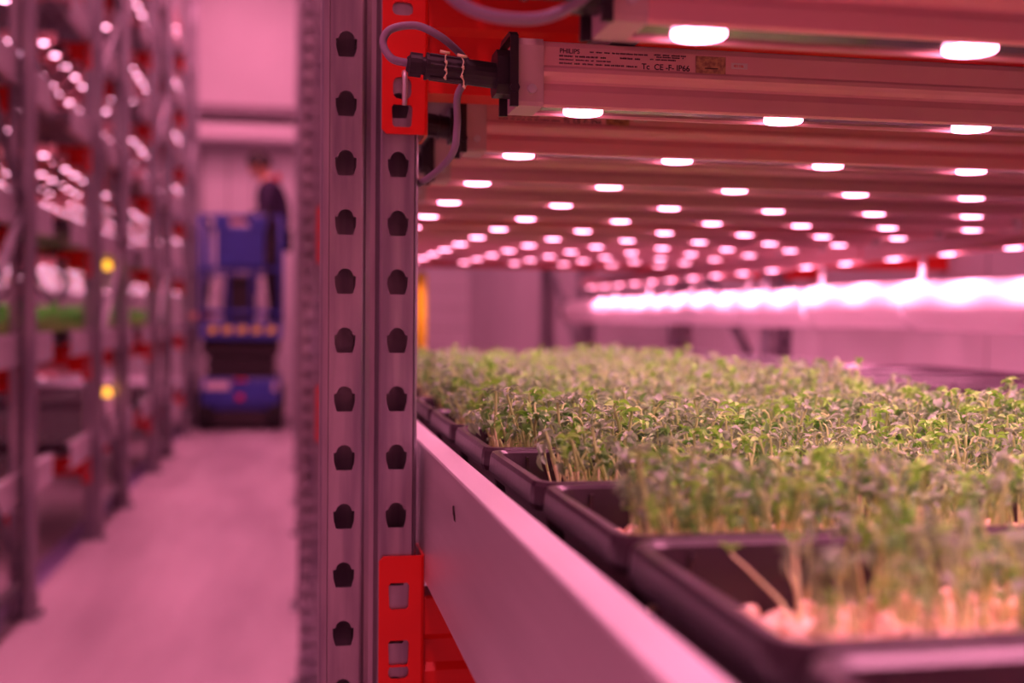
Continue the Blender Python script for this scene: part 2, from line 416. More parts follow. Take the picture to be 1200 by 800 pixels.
for i, y in enumerate(rowy):
    lb = labs[i] if i < 5 else ('blurred lamp bar with row of lit spots, %s behind the five nearest ones' % (['first','second','third','fourth','fifth','sixth','seventh','eighth'][i-5]))
    t = place(base, (.160, y, ledz(y)), 0, lb, 'lamp bars above the pea seedlings', new=i > 0)
    BARS.append(t)
for y, l in ((.3465, 'lamp bar just above the top of the picture, before the nearest one'), (.093, 'lamp bar above the viewer at the end of the seedling shelf')):
    place(base, (.160, y, ledz(y)), 0, l, 'lamp bars above the pea seedlings')
# printed label on the second, third and fourth bar
def text_mesh(s, size, bold=0.):
    cu = bpy.data.curves.new('t', 'FONT'); cu.body = s; cu.size = size; cu.extrude = .00004; cu.offset = bold*size
    o = bpy.data.objects.new('t', cu); C.objects.link(o); dg = bpy.context.evaluated_depsgraph_get()
    me = bpy.data.meshes.new_from_object(o.evaluated_get(dg)); bpy.data.objects.remove(o)
    mx = Matrix.Rotation(PI/2, 4, 'X'); me.transform(mx); me.materials.clear(); me.materials.append(M['ink']); return me
def print_label(t, strong=True):
    y = -.0191
    p = ob('print', text_mesh('PHILIPS', .0048, .012), t, (.031, y, .0398)); 
    o2 = ob('print', text_mesh('Tc  CE -F- IP66', .0060, .018), t, (.0935, y, .0310))
    mb = MB(); rr = random.Random(3)
    def line(x0, x1, z, h):
        x = x0
        while x < x1:
            w = rr.uniform(.0015, .0065); w = min(w, x1-x); 
            q = x
            while q < x+w: mb.box(q, min(q+.0007, x+w), y-.0001, y+.0004, z-h*.5, z+h*rr.uniform(.25,.5)); q += .00105
            x += w + rr.choice((.0008, .0008, .002))
    line(.054, .098, .0415, .0011); line(.103, .128, .0420, .0010); line(.105, .126, .0404, .0009)
    line(.031, .066, .0378, .0013); line(.077, .093, .0382, .0013); line(.100, .120, .0385, .0010)
    line(.031, .070, .0352, .0010); line(.031, .090, .0325, .0013); 
    ob('print', mb.mesh('print', M['ink']), t)
    st = MB(); st.box(.1355, .159, y-.0002, y+.0004, .0300, .0428); o = ob('sticker', st.mesh('sticker', M['gold']), t); o['label'] = 'gold foil sticker'
    st = MB(); st.box(.1425, .153, y-.0004, y-.0001, .0335, .0342); ob('print', st.mesh('print', M['ink']), t)
    st = MB(); st.box(.1635, .1765, y-.0002, y+.0004, .0345, .0390); o = ob('sticker', st.mesh('sticker', M['sticker']), t); o['label'] = 'small pale sticker'
    me = text_mesh('451156', .0026, .02); me.materials[0] = M['red']; ob('print', me, t, (.1653, y-.0003, .0358))
for i in (1, 2, 3): print_label(BARS[i])

# left-hand racks
lb = lamp_bar(1.10, .054, .16, 7, False, '', None, 2.0, LEDLM, LEDL)
first = True
for k in range(1, 5):
    a, b = SP[k]
    ys = [a+.12+.2535*i for i in range(8)]
    if k == 1: ys = ys[5:]
    top = {1: 3, 2: 3, 3: 4, 4: 5}[k]
    for m in range(0 if k < 5 else 0, top+2):
        for y in ys:
            place(lb, (-1.044, y, H+.158+.05+.5*(m-1)), PI,
                  f'blurred lamp bar of lit dots under shelf {NUM[min(m+1,6)]} from the floor, {ordn[k-1]} left-hand rack bay',
                  f'lamp bars under shelf {NUM[min(m+1,6)]}, {ordn[k-1]} left bay', new=not first); first = False
def carrier(x, y0, y1, z0, z1, label, group):
    mb = MB(); L = y1-y0
    mb.add([(a, b, c+(z1-z0)*(b/L)) for a in (-.010, .010) for b in (0, L) for c in (0, .016)], [(0,1,3,2),(4,6,7,5),(0,4,5,1),(2,3,7,6),(0,2,6,4),(1,5,7,3)])
    tag(ob('lamp_carrier', mb.mesh('lamp_carrier', M['galv_dark']), None, (x, y0, z0)), label, 'rail', group)
for x, nm in ((.24, 'left'), (1.16, 'right')):
    carrier(x, .05, 3.8, ledz(.05)+.0495, ledz(3.8)+.0495, f'thin steel rail over the {nm} ends of the near lamp bars', None)
for k in range(1, 5):
    for m in range(0, {1: 3, 2: 3, 3: 4, 4: 5}[k]+2):
        for x in (-1.16, -2.02):
            z = H+.208+.5*(m-1)+.0495
            carrier(x, SP[k][0]+.02, SP[k][1]-.02, z, z, f'thin rail holding lamp bars under shelf {NUM[min(m+1,6)]}, {ordn[k-1]} left bay', f'lamp rails under shelf {NUM[min(m+1,6)]}, {ordn[k-1]} left bay')
# lengthwise bars over the duct
lbar = lamp_bar(1.34, .110, .225, 6, False, '', 'lamp bars over the white duct', 15.0, each=True)
pos = ['next to the right picture edge', 'second from the right edge, before the red bracket', 'farthest, running past the duct end']
for i in range(3):
    place(lbar, (1.345, 1.22+1.36*i, H+.140), PI/2, 'lengthwise lamp bar lighting the white duct, '+pos[i], 'lamp bars over the white duct', new=i > 0)

# ------------------------------------------------------------------ cables and plugs
def cable(label, pts, r, plug=None, name='power_cable'):
    t = thing(name, label, 'cable', tuple(pts[0]))
    o = Vector(pts[0]); mb = MB(); mb.tube([p-o for p in smooth_path(pts, 9)], r, 10)
    c = ob('cord', mb.mesh('cord', M['cord'], True), t)
    if plug:
        (p0, p1, rad) = plug; p0 = Vector(p0)-o; p1 = Vector(p1)-o; L = p1-p0
        def q(f): return p0+L*f
        mb = MB()
        mb.tube([q(0), q(.03), q(.031), q(.16), q(.161), q(.20), q(.201), q(.23), q(.231), q(.62), q(.621), q(.66), q(.661), q(1)],
                [rad*.55, rad*.72, rad*.95, rad*.95, rad*.7, rad*.7, rad*1.08, rad*1.08, rad, rad, rad*1.15, rad*1.15, rad*1.02, rad*1.02], 18)
        for kk in range(6):
            a = 2*PI*kk/6; w = Vector((0, math.cos(a), math.sin(a)))*rad
            mb.tube([q(.25)+w, q(.58)+w], .0012, 6)
        ob('plug', mb.mesh('plug', M['black'], False), t)
    return t
y2 = rowy[1]; z2 = ledz(y2)
cable('grey cable looping back from the black plug in front of the red bracket',
      [(.083, y2-.004, z2+.030), (.070, y2-.004, z2+.033), (.064, y2, z2+.045), (.070, y2, z2+.055), (.088, y2, z2+.0585), (.105, y2, z2+.052), (.120, y2+.01, z2+.044), (.135, y2+.028, z2+.036), (.165, y2+.045, z2+.030), (.22, y2+.05, z2+.028)], .0029,
      ((.081, y2-.003, z2+.030), (.148, y2-.003, z2+.024), .0092))
y3 = rowy[2]; z3 = ledz(y3)
cable('grey cable hanging in a loop below the sharp black plug',
      [(.20, y2+.06, z2+.040), (.15, y2+.062, z2+.042), (.130, y2+.07, z2+.026), (.130, y2+.08, z2), (.127, y2+.09, z2-.022), (.113, y3-.11, z2-.036), (.098, y3-.07, z2-.040), (.085, y3-.04, z2-.040)], .0029)
cable('grey cable of the half hidden black plug right of the near upright',
      [(.100, y3, z3+.022), (.090, y3, z3+.018), (.086, y3, z3+.03), (.100, y3, z3+.055), (.130, y3, z3+.075)], .0029,
      ((.112, y3, z3+.028), (.150, y3, z3+.024), .0105))
y1 = rowy[0]; z1 = ledz(y1)
cable('thick grey cable sagging in a wide loop at the top edge of the picture',
      [(.060, y1-.03, z1+.045), (.068, y1-.03, z1+.016), (.080, y1-.03, z1+.002), (.100, y1-.03, z1-.004), (.125, y1-.025, z1-.001), (.146, y1-.02, z1+.012), (.156, y1-.01, z1+.032), (.160, y1, z1+.06)], .0030)
cable('black plug at the top edge of the picture, in front of the red beam',
      [(.062, y1, z1+.028), (.045, y1, z1+.032), (.03, y1, z1+.05)], .0029,
      ((.066, y1, z1+.0245), (.148, y1, z1+.0245), .0095))
y4 = rowy[3]; z4 = ledz(y4)
cable('dark plug low beside the near upright, on the fourth lamp bar',
      [(.118, y4, z4+.020), (.108, y4, z4+.015), (.104, y4+.02, z4+.03), (.110, y4+.06, z4+.06)], .0029,
      ((.116, y4, z4+.024), (.150, y4, z4+.024), .0100))
for i, (x, l) in enumerate(((.108, .017), (.1205, .021))):
    mb = MB(); rr = random.Random(i); pts = [(rr.uniform(-.0012, .0012), rr.uniform(-.001, .001), -l*j/6) for j in range(7)]
    mb.tube(smooth_path(pts, 3), .0005, 6)
    for j in (2, 4, 6): mb.tube([pts[j], (pts[j][0]+.001, pts[j][1], pts[j][2]-.0022)], [.0013, .0006], 6)
    mb.tube([(-.004, 0, .001), (.003, 0, .0)], [.0012, .0010], 6)
    o = ob('dried_root', mb.mesh('dried_root', M['pea'], True), None, (x, y2-.0145, z2+.0365-.002*i))
    tag(o, ['shorter pale dried root strand hanging over the sharp black plug', 'longer pale dried root strand hanging over the sharp black plug'][i], 'root')

# ------------------------------------------------------------------ trays
def tray_mesh(w, d, h, rim=.010, lipd=.014, name='tray'):
    mb = MB(); rc = .016
    def loop(x0, x1, y0, y1, z, r, sag=0):
        pts = []
        for cx, cy, a0 in ((x1-r, y0+r, -PI/2), (x1-r, y1-r, 0), (x0+r, y1-r, PI/2), (x0+r, y0+r, PI)):
            for j in range(5):
                a = a0+PI/2*j/4; pts.append((cx+r*math.cos(a), cy+r*math.sin(a), z))
        return pts
    n = 20
    loops = [loop(.002, w-.002, .002, d-.002, -lipd-.004, rc), loop(0, w, 0, d, -lipd, rc), loop(.001, w-.001, .001, d-.001, -.003, rc), loop(.0025, w-.0025, .0025, d-.0025, -.0002, rc-.002), loop(rim-.003, w-rim+.003, rim-.003, d-rim+.003, 0, rc-.006),
             loop(rim, w-rim, rim, d-rim, -.002, rc-.007), loop(rim+.0022, w-rim-.0022, rim+.0022, d-rim-.0022, -.012, rc-.007), loop(rim+.0026, w-rim-.0026, rim+.0026, d-rim-.0026, -.0145, rc-.008), loop(rim+.008, w-rim-.008, rim+.008, d-rim-.008, -h, rc-.008)]
    vs = [p for l in loops for p in l]
    fs = [(k*n+i, k*n+(i+1) % n, (k+1)*n+(i+1) % n, (k+1)*n+i) for k in range(len(loops)-1) for i in range(n)]
    fs.append(tuple(range((len(loops)-1)*n, len(loops)*n)))
    mb.add(vs, fs)
    # outer wall skin down to the base
    lo = [loop(rim-.002, w-rim+.002, rim-.002, d-rim+.002, -.004, rc-.006), loop(rim+.006, w-rim-.006, rim+.006, d-rim-.006, -h-.002, rc-.008)]
    mb.add([p for l in lo for p in l], [(i, (i+1) % n, n+(i+1) % n, n+i) for i in range(n)] + [tuple(range(n, 2*n))])
    # ribs down the outside
    for i in range(int(w/.06)):
        x = .03+i*.06
        if x > w-.02: break
        mb.box(x-.001, x+.001, rim-.004, rim+.004, -h*.95, -.005); mb.box(x-.001, x+.001, d-rim-.004, d-rim+.004, -h*.95, -.005)
    me = mb.mesh(name, M['tray'])
    return me
RIM = -.100; SEED = -.1365
TW, TD = .566, .187
TM = tray_mesh(TW, TD, .052)
def seedlayer(w, d, seed=0, pts=None):
    rr = random.Random(seed); mb = MB(); nx, ny = int(w/.012), int(d/.012)
    vs = [(.019+(w-.038)*i/nx, .019+(d-.038)*j/ny, rr.uniform(-.0025, .002)) for j in range(ny+1) for i in range(nx+1)]
    fs = [(j*(nx+1)+i, j*(nx+1)+i+1, (j+1)*(nx+1)+i+1, (j+1)*(nx+1)+i) for j in range(ny) for i in range(nx)]
    mb.add(vs, fs); return mb.mesh('seed_layer', M['seedbed'], True)
SLM = seedlayer(TW, TD)
tray_rows = [.142, .3335, .5105, .6870, .8760, 1.068, 1.262] + [1.262+.192*i for i in range(1, 7)]
tray_rows = [t for t in tray_rows if t+TD < 2.56]
TL = {0: 'black tray cut by the bottom right corner, in front of the bare peas',
      1: 'black seed tray with bare round peas showing in its corner',
      2: 'black seed tray next behind the bare peas, pale stems along its front rim',
      3: 'black seed tray beside the middle of the aluminium rail, third behind the front rim',
      4: 'black seed tray fourth behind the front rim, its corner left of the seedlings',
      5: 'black seed tray just right of the near upright, fifth behind the front rim'}
trays = []
for j, y in enumerate(tray_rows):
    for c in range(2):
        lab = TL[j] if (c == 0 and j in TL) else ('black tray under the blurred seedlings far back on the shelf' if c == 0 else 'empty black tray between the seedlings and the far side rail')
        dy = .176 if 0 < j < 3 else (.186 if j else .187)
        t = thing('seed_tray', lab, 'tray', ((.146+c*.700)+R.uniform(-.0015, .0015), y, H+RIM), R.uniform(-.004, .004) if j > 2 else 0, 'black seed trays on the near shelf')
        b = ob('shell', TM, t); b.scale = (1, dy/TD*.985, 1)
        if c: continue
        s = ob('seed_layer', SLM, t, (0, 0, SEED-RIM-.004)); s.scale = (1, dy/TD*.985, 1)
        trays.append((t.location.x, y, dy*.985, j, c))

# ------------------------------------------------------------------ seedling templates
def leaf(mb, base, d, up, L, Wd, cup, curl, mi, nu=4, nv=2):
    d = d.normalized(); side = d.cross(up).normalized(); nrm = side.cross(d).normalized()
    vs = []
    for i in range(nu+1):
        t = i/nu; w = Wd*math.sin(PI*(t*.86+.10))**.8 * (1 if i < nu else .25)
        ang = curl*t; c = base + d*(L*t*math.cos(ang*.6)) + nrm*(L*t*math.sin(ang*.6)*-1)
        for j in range(-nv//2, nv//2+1):
            s = j/(nv/2) if nv else 0
            vs.append(c + side*(w*.5*s*math.cos(cup)) + nrm*(w*.5*abs(s)*math.sin(cup)))
    k = nv+1
    fs = [(i*k+j, i*k+j+1, (i+1)*k+j+1, (i+1)*k+j) for i in range(nu) for j in range(nv)]
    mb.add(vs, fs, mi)
def seedling(seed, hi=True):
    rr = random.Random(seed); h = rr.uniform(.046, .064)
    bend = rr.uniform(0, 2*PI); bd = Vector((math.cos(bend), math.sin(bend), 0)); lean = rr.uniform(.002, .012)
    pts = []; n = 6 if hi else 3
    for i in range(n+1):
        t = i/n; wob = math.sin(t*PI*rr.uniform(.8, 1.2))*.003
        pts.append(Vector((0, 0, h*t)) + bd*(lean*t*t) + Vector((wob, -wob*.5, 0)))
    hook = rr.random() < .6
    top = pts[-1]
    if hook:
        for a in ((.9, .0025, .0022), (1.4, .0048, .0015)):
            pts.append(top + bd*a[1]+Vector((0, 0, a[2])))
        top = pts[-1]
    st = MB(); nn = 6 if hi else 3
    rad = [.00115*(1-.35*i/(len(pts)-1)) for i in range(len(pts))]
    st.tube(pts, rad, nn, 0, caps=False)
    cut = .5*h
    st.m = [0 if min(st.v[i][2] for i in f) < cut else 1 for f in st.f]
    lf = MB(); kind = seed % 3
    nu, nv = (5, 4) if hi else (3, 2)
    nleaf = rr.randint(5, 8) if hi else rr.randint(5, 7)
    for i in range(nleaf):
        a = bend+PI*(i % 2)+rr.uniform(-1.1, 1.1); el = rr.uniform(-.7, 1.1)
        d = Vector((math.cos(a)*math.cos(el), math.sin(a)*math.cos(el), math.sin(el)))
        q = rr.uniform(.0, 1.0)
        b = top - Vector((0, 0, 1))*(.012*q*q) + Vector((rr.uniform(-.001, .001), rr.uniform(-.001, .001), 0))
        L = rr.uniform(.0055, .0100)
        leaf(lf, b, d, Vector((rr.uniform(-.4, .4), rr.uniform(-.4, .4), 1)), L, L*rr.uniform(.55, .8), rr.uniform(.2, 1.1), rr.uniform(.2, 1.6), 0, nu, nv)
    for i in range(2 if hi else 1):   # scale leaves lower on the stem
        t = rr.uniform(.5, .8); a = rr.uniform(0, 2*PI)
        leaf(lf, Vector((0, 0, h*t))+bd*(lean*t*t), Vector((math.cos(a), math.sin(a), .9)), Vector((0, 0, 1)), .0045, .0026, .6, .4, 0, 2, 2)
    return st, lf, kind
NT = 18
THI = [seedling(i, True) for i in range(NT)]; TLO = [seedling(i, False) for i in range(NT)]
LM = ['leaf2', 'leaf1', 'leaf2', 'leaf3', 'leaf1', 'leaf2']
def ico(sub):
    bm = bmesh.new(); bmesh.ops.create_icosphere(bm, subdivisions=sub, radius=1); bm.verts.ensure_lookup_table()
    v = [tuple(x.co) for x in bm.verts]; f = [tuple(y.index for y in x.verts) for x in bm.faces]; bm.free(); return v, f
PEAV, PEAF = ico(3)
def pea_mesh(r=.0042, seed=0, sub=3):
    v, f = ico(sub); rr = random.Random(seed); mb = MB()
    ph = [rr.uniform(0, 6) for _ in range(6)]
    vs = []
    for p in v:
        k = 1+.05*math.sin(3*p[0]+ph[0])+.05*math.sin(4*p[1]+ph[1])+.035*math.sin(5*p[2]+ph[2])
        if p[2] > .6: k -= (p[2]-.6)*.12
        vs.append((p[0]*r*k, p[1]*r*k, p[2]*r*k*.93))
    mb.add(vs, f); return mb.mesh('pea', M['pea'], True)
PEAS = [pea_mesh(.0049, i) for i in range(6)]

# positions
def mask(j, a, b, w, d):
    """a from the left rim, b from the front rim: each tray has a bare pit at its back left corner"""
    if a < .020 or a > w-.020 or b < .017 or b > d-.017: return False
    return True
cand = []
rs = np.random.RandomState(4)
for (tx, ty, td, j, c) in trays:
    if c: continue
    w = TW; area = (w-.04)*(td-.034)
    n = int(area*(14500 if j < 6 else 12500))
    for _ in range(n):
        a = rs.uniform(.020, w-.020); b = rs.uniform(.016, td-.016)
        if c == 0:
            pit = {1: .055, 2: .05, 3: .04}.get(j, .03)
            if j >= 1 and a < pit and b > td*.30 + rs.uniform(-.01, .01): continue
            if j == 1 and a < .032 and rs.rand() < .9: continue
            if j == 1 and b > td*.78 and a < .09 and rs.rand() < .85: continue
            if j == 1 and rs.rand() < .56: continue
            if j == 1 and b < td*.4 and a < .22 and rs.rand() < .5: continue
            if j == 2 and rs.rand() < .35: continue
            if j == 3 and rs.rand() < .2: continue
        if j == 0:
            if a < .06 or b < td-.075 or rs.rand() < .75: continue
        cand.append((tx+a, ty+b, j, c))
def dens_height(x, y): return 1+.10*math.sin(x*9+1)+.07*math.sin(y*13+2)+.06*math.sin((x+y)*31)
def depth(x, y): return x*.1857+y*.9826
th = math.radians(10.7)
def in_view(x, y):
    d = x*math.sin(th)+y*math.cos(th); u = (x*math.cos(th)-y*math.sin(th))/max(d, .01)
    return -.1 < u < .46
cv = sorted([p for p in cand if in_view(p[0], p[1]) and p[2] >= 1], key=lambda p: depth(p[0], p[1]))
near = cv[:300]; nearset = set((p[0], p[1]) for p in near)
rest = [p for p in cand if (p[0], p[1]) not in nearset]
HIM = [(a.mesh('stem', [M['stem_low'], M['stem']], True), b.mesh('leaves', M[LM[i % 6]], True)) for i, (a, b, k) in enumerate(THI)]
proto = thing('pea_seedling', '', 'seedling')
protos = []
for i in range(NT):
    t = proto if i == 0 else thing('pea_seedling', '', 'seedling')
    ob('stem', HIM[i][0], t); ob('leaves', HIM[i][1], t); ob('seed', PEAS[i % 6], t, (.001, 0, -.0005))
    protos.append(t)
used = set()
for q, (x, y, j, c) in enumerate(near):
    i = q % NT
    t = protos[i] if i not in used else copy_tree(protos[i]); used.add(i)
    s = R.uniform(.82, 1.08)*dens_height(x, y)
    if j == 1: s *= .86
    if j == 0: s *= .55
    t.location = (x, y, H+SEED+.001); t.scale = (s, s, s); t.rotation_euler = (R.uniform(-.22, .22), R.uniform(-.22, .22), R.uniform(0, 2*PI))
    row = {1: 'tray with the bare peas', 2: 'second tray', 3: 'third tray back', 0: 'tray cut by the bottom edge'}.get(j, 'near trays')
    tag(t, 'grey-green pea seedling with folded leaves, one of many in the '+row, 'seedling', 'pea seedlings in the '+row)

# hi-res and low-res mass, one object
def concat(name, templates, pts, mats, fn):
    """templates: list of (V, F triangles, material index) numpy arrays; fn(p, i) gives (template, 3x3, offset)"""
    Vs, Fs, Ms = [], [], []; off = 0
    for i, p in enumerate(pts):
        k, A, o = fn(p, i); V, F, Mi = templates[k]
        Vs.append(V @ A.T + o); Fs.append(F+off); Ms.append(Mi); off += len(V)
    V = np.concatenate(Vs).astype(np.float32); F = np.concatenate(Fs).astype(np.int32); Mi = np.concatenate(Ms).astype(np.int32)
    me = bpy.data.meshes.new(name); me.vertices.add(len(V)); me.vertices.foreach_set('co', V.ravel())
    me.loops.add(F.size); me.loops.foreach_set('vertex_index', F.ravel())
    me.polygons.add(len(F)); me.polygons.foreach_set('loop_start', np.arange(0, F.size, 3, dtype=np.int32)); me.polygons.foreach_set('loop_total', np.full(len(F), 3, dtype=np.int32))
    for m in mats: me.materials.append(m)
    me.polygons.foreach_set('material_index', Mi); me.polygons.foreach_set('use_smooth', np.ones(len(F), dtype=bool))
    me.update(); me.validate(); return me
def tri(mb, base=0, fixed=None):
    F, Mi = [], []
    for f, m in zip(mb.f, mb.m):
        for k in range(1, len(f)-1): F.append((f[0], f[k], f[k+1])); Mi.append(m+base if fixed is None else fixed)
    return np.array(mb.v, float), np.array(F, int), np.array(Mi, int)
def join(st, lf, leafmi):
    a = tri(st); b = tri(lf, fixed=leafmi)
    return np.concatenate([a[0], b[0]]), np.concatenate([a[1], b[1]+len(a[0])]), np.concatenate([a[2], b[2]])
lmi = {'leaf1': 2, 'leaf2': 3, 'leaf3': 4}
TEMP = [join(a, b, lmi[LM[i % 6]]) for i, (a, b, k) in enumerate(THI)] + [join(a, b, lmi[LM[i % 6]]) for i, (a, b, k) in enumerate(TLO)]
def xf(s, rz, rx, ry, sz=1.):
    e = Euler((rx, ry, rz)).to_matrix(); return np.array(e) @ np.diag([s, s, s*sz])
def fplant(p, i):
    x, y, j, c = p; d = depth(x, y)
    hi = d < 1.35 and in_view(x, y)
    k = (i % NT) + (0 if hi else NT)
    s = rs.uniform(.82, 1.10)*dens_height(x, y)
    if j == 1: s *= .86
    if j == 0: s *= .50
    if not hi: s *= 1.08
    return k, xf(s, rs.uniform(0, 6.28), rs.uniform(-.22, .22), rs.uniform(-.22, .22)), np.array([x, y, H+SEED+.001])
# thin out the far, blurred part a little
rest = [p for p in rest if depth(p[0], p[1]) < 1.4 or rs.rand() < .80]
o = ob('pea_seedlings', concat('pea_seedlings', TEMP, rest, [M['stem_low'], M['stem'], M['leaf1'], M['leaf2'], M['leaf3']], fplant))
tag(o, 'dense carpet of grey-green pea seedlings filling the trays on the near shelf', 'seedlings', None, 'stuff')

# peas on the tray floors
pp = []
for (tx, ty, td, j, c) in trays:
    if j > 5 or c == 1: continue
    if tx > 1.: continue
    n = int((TW-.04)*(td-.034)*(19000 if j == 1 else 13000 if j < 3 else 9000))
    for _ in range(n):
        a = rs.uniform(.020, TW-.020); b = rs.uniform(.018, td-.018)
        if c == 0 and j in (1, 2, 3):
            if a < (.030 if j == 1 else .03) and b > td*.55: continue
            if j == 1 and b > td*.80 and a < .12: continue
        x, y = tx+a, ty+b
        if in_view(x, y) or rs.rand() < .5:
            pile = rs.uniform(0, .018)*max(0, 1-abs(a-.070)/.05)*max(0, 1-abs(b-.050)/.06) if (j == 1 and c == 0) else 0
            pp.append((x, y, H+SEED+.0025+rs.uniform(0, .0085 if j < 3 else .006)+pile, j))
vis = sorted([p for p in pp if p[3] == 1 and in_view(p[0], p[1])], key=lambda p: depth(p[0], p[1])+ (0 if p[0] < .36 else .3))
nearp = vis[:300]; ns = set(p[:3] for p in nearp)
for i, p in enumerate(nearp):
    o = ob('pea', PEAS[i % 6], None, p[:3], (R.uniform(0, 6), R.uniform(0, 6), R.uniform(0, 6))); s = R.uniform(.85, 1.2); o.scale = (s, s, s)
    tag(o, 'pinkish round sprouting pea lying loose in the nearest full tray', 'pea', 'loose peas in the nearest full tray')
def tv(sub, r):
    v, f = ico(sub); return np.array(v)*r*np.array([1, 1, .93]), np.array(f, int), np.zeros(len(f), int)
PT = [tv(2, .0049), tv(1, .0046)]
o = ob('scattered_peas', concat('scattered_peas', PT, [p for p in pp if p[:3] not in ns], [M['pea']], lambda p, i: (0 if p[3] < 3 else 1, xf(rs.uniform(.82, 1.15), rs.uniform(0, 6), rs.uniform(0, 6), 0), np.array(p[:3]))))
tag(o, 'layer of pinkish germinating peas on the tray floors under the seedlings', 'peas', None, 'stuff')
# two bent pale shoots lying in the bare corner
for i, pts in enumerate(([(.200, .452, .0), (.205, .458, .012), (.196, .468, .024), (.186, .474, .034)], [(.206, .452, .002), (.212, .462, .016), (.211, .470, .028), (.214, .474, .038)])):
    t = thing('bent_sprout', ['pale sprout bending left over the bare corner of the pea tray', 'pale sprout standing upright in the bare corner of the pea tray'][i], 'sprout', (0, 0, H+SEED+.002))
    mb = MB(); mb.tube(smooth_path(pts, 5), [.0010*(1-.4*k/15) for k in range(16)], 8); ob('stem', mb.mesh('stem', M['stem_low'], True), t)
    lf = MB(); tp = Vector(pts[-1])
    for a in range(3): leaf(lf, tp, Vector((math.cos(a*2.1)*.6, math.sin(a*2.1)*.6, .8)), Vector((.1, .2, 1)), .007, .005, .9, .8, 0, 4, 4)
    ob('leaves', lf.mesh('leaves', M['leaf3'], True), t)

# ------------------------------------------------------------------ contents of the left-hand racks
PLM = None
def plug_tray(w, d):
    mb = MB(); t = .006
    mb.box(0, w, 0, t, -.04, 0); mb.box(0, w, d-t, d, -.04, 0); mb.box(0, t, t, d-t, -.04, 0); mb.box(w-t, w, t, d-t, -.04, 0)
    nx, ny = 10, 5
    for i in range(1, nx): x = w*i/nx; mb.box(x-.003, x+.003, t, d-t, -.02, -.002)
    for i in range(1, ny): y = d*i/ny; mb.box(t, w-t, y-.003, y+.003, -.02, -.002)
    mb.box(t, w-t, t, d-t, -.04, -.022, 1)
    return mb.mesh('plug_tray', [M['tray'], M['seedbed']])
PLM = plug_tray(.60, .285)
for k in (1, 2, 3):
    a, b = SP[k]
    for m in (-1, 0, 1):
        for j in range(7):
            if k == 1 and j < 4: continue
            for c in range(2):
                o = ob('plug_tray', PLM, None, (-1.60-c*.615, a+.04+j*.292, H+LV[m]+.05+.047+.068+.0425))
                tag(o, f'blurred black cell tray on shelf {NUM[m+1]} from the floor, {ordn[k-1]} left-hand rack bay', 'tray', f'cell trays on shelf {NUM[m+1]}, {ordn[k-1]} left bay')
for k in (1, 2, 3):
    a, b = SP[k]; pts = []
    z = H+LV[0]+.05+.5+.047+.068+.022-.0
    z = H+LV[0]+.05+.047+.068+.022
    for _ in range(2600 if k == 2 else 1500):
        x, y = rs.uniform(-2.18, -1.02), rs.uniform(a+.06, b-.06)
        if k == 1 and y < 4.1: continue
        pts.append((x, y))
    me = concat('microgreens', TEMP, pts, [M['stem'], M['stem'], M['crop'], M['crop'], M['crop']],
                lambda p, i: (NT+i % NT, xf(rs.uniform(2.2, 2.9), rs.uniform(0, 6), rs.uniform(-.1, .1), rs.uniform(-.1, .1), rs.uniform(.62, .8)), np.array([p[0], p[1], z])))
    o = ob('leafy_greens', me); tag(o, ['', 'bright green leafy crop at the left picture edge, behind the first upright', 'bright green leafy crop glowing between the first two left-hand uprights', 'green leafy crop on the third left-hand bay, mostly behind uprights'][k], 'greens', None, 'stuff')
# dark cable drops behind the uprights
for k, y in ((1, 4.62), (2, 5.60), (2, 5.75), (3, 8.05)):
    for m in range(0, 4):
        z = H+.21+.5*m; x = -1.07-.03*(m % 2)
        mb = MB(); s = R.uniform(.8, 1.2)
        mb.tube(smooth_path([(0, 0, .10), (-.02, .02, .04), (.03*s, .03, -.02), (.05, 0, -.10*s), (.0, -.02, -.17*s), (-.06, 0, -.10), (-.12, .02, .0), (-.2, .03, .02)], 6), .0065, 8)
        mb.tube([(-.05, 0, .03), (.02, 0, .02)], .016, 10)
        o = ob('lamp_cable', mb.mesh('lamp_cable', M['black'], True), None, (x, y, z))
        tag(o, f'dark looping cable under shelf {NUM[m+2]}, {["","left picture edge","second left upright","third left upright"][k]}' + (', rear one' if y == 5.75 else ''), 'cable')
# amber indicators
for i, (z, l) in enumerate(((.245, 'upper'), (-.455, 'lower'))):
    t = thing('indicator_lamp', f'{l} of two yellow indicator lamps between left-hand uprights', 'lamp', (-1.005, 6.75, H+z), 0)
    mb = MB(); mb.tube([(0, 0, 0), (0, 0, .03), (0, 0, .045), (0, 0, .052)], [.024, .024, .016, .004], 14); ob('lens', mb.mesh('lens', M['amber'], True), t)
    mb = MB(); mb.bbox(-.028, .028, -.028, .028, -.11, 0, .004); ob('housing', mb.mesh('lamp_body', M['white']), t)

# ------------------------------------------------------------------ glowing duct
t = thing('air_duct', 'long white round duct glowing under lamps along the right of the seedlings', 'duct', (1.425, 0, H+.036))
mb = MB(); n = 36; rad = .056; pts = []; ra = []
ys = [1.0+.1*i for i in range(50)]
for y in ys: pts.append((0, y, .0025*math.sin(y*5.2))); ra.append(rad*(1+.012*math.sin(y*11.5)))
mb.tube(pts, ra, n, 0, caps=False); ob('sleeve', mb.mesh('sleeve', M['tube'], True), t)
mb = MB(); yy = ys[-1]
mb.tube([(0, yy-.03, 0), (0, yy+.02, 0)], .058, 36); mb.tube([(0, yy+.02, 0), (0, yy+.10, 0)], [.040, .040], 24); ob('end_collar', mb.mesh('end_collar', M['dark'], False), t)
mb = MB(); mb.tube([(0, .98, 0), (0, 1.02, 0)], .058, 36); ob('end_collar', mb.mesh('end_collar', M['dark'], False), t)
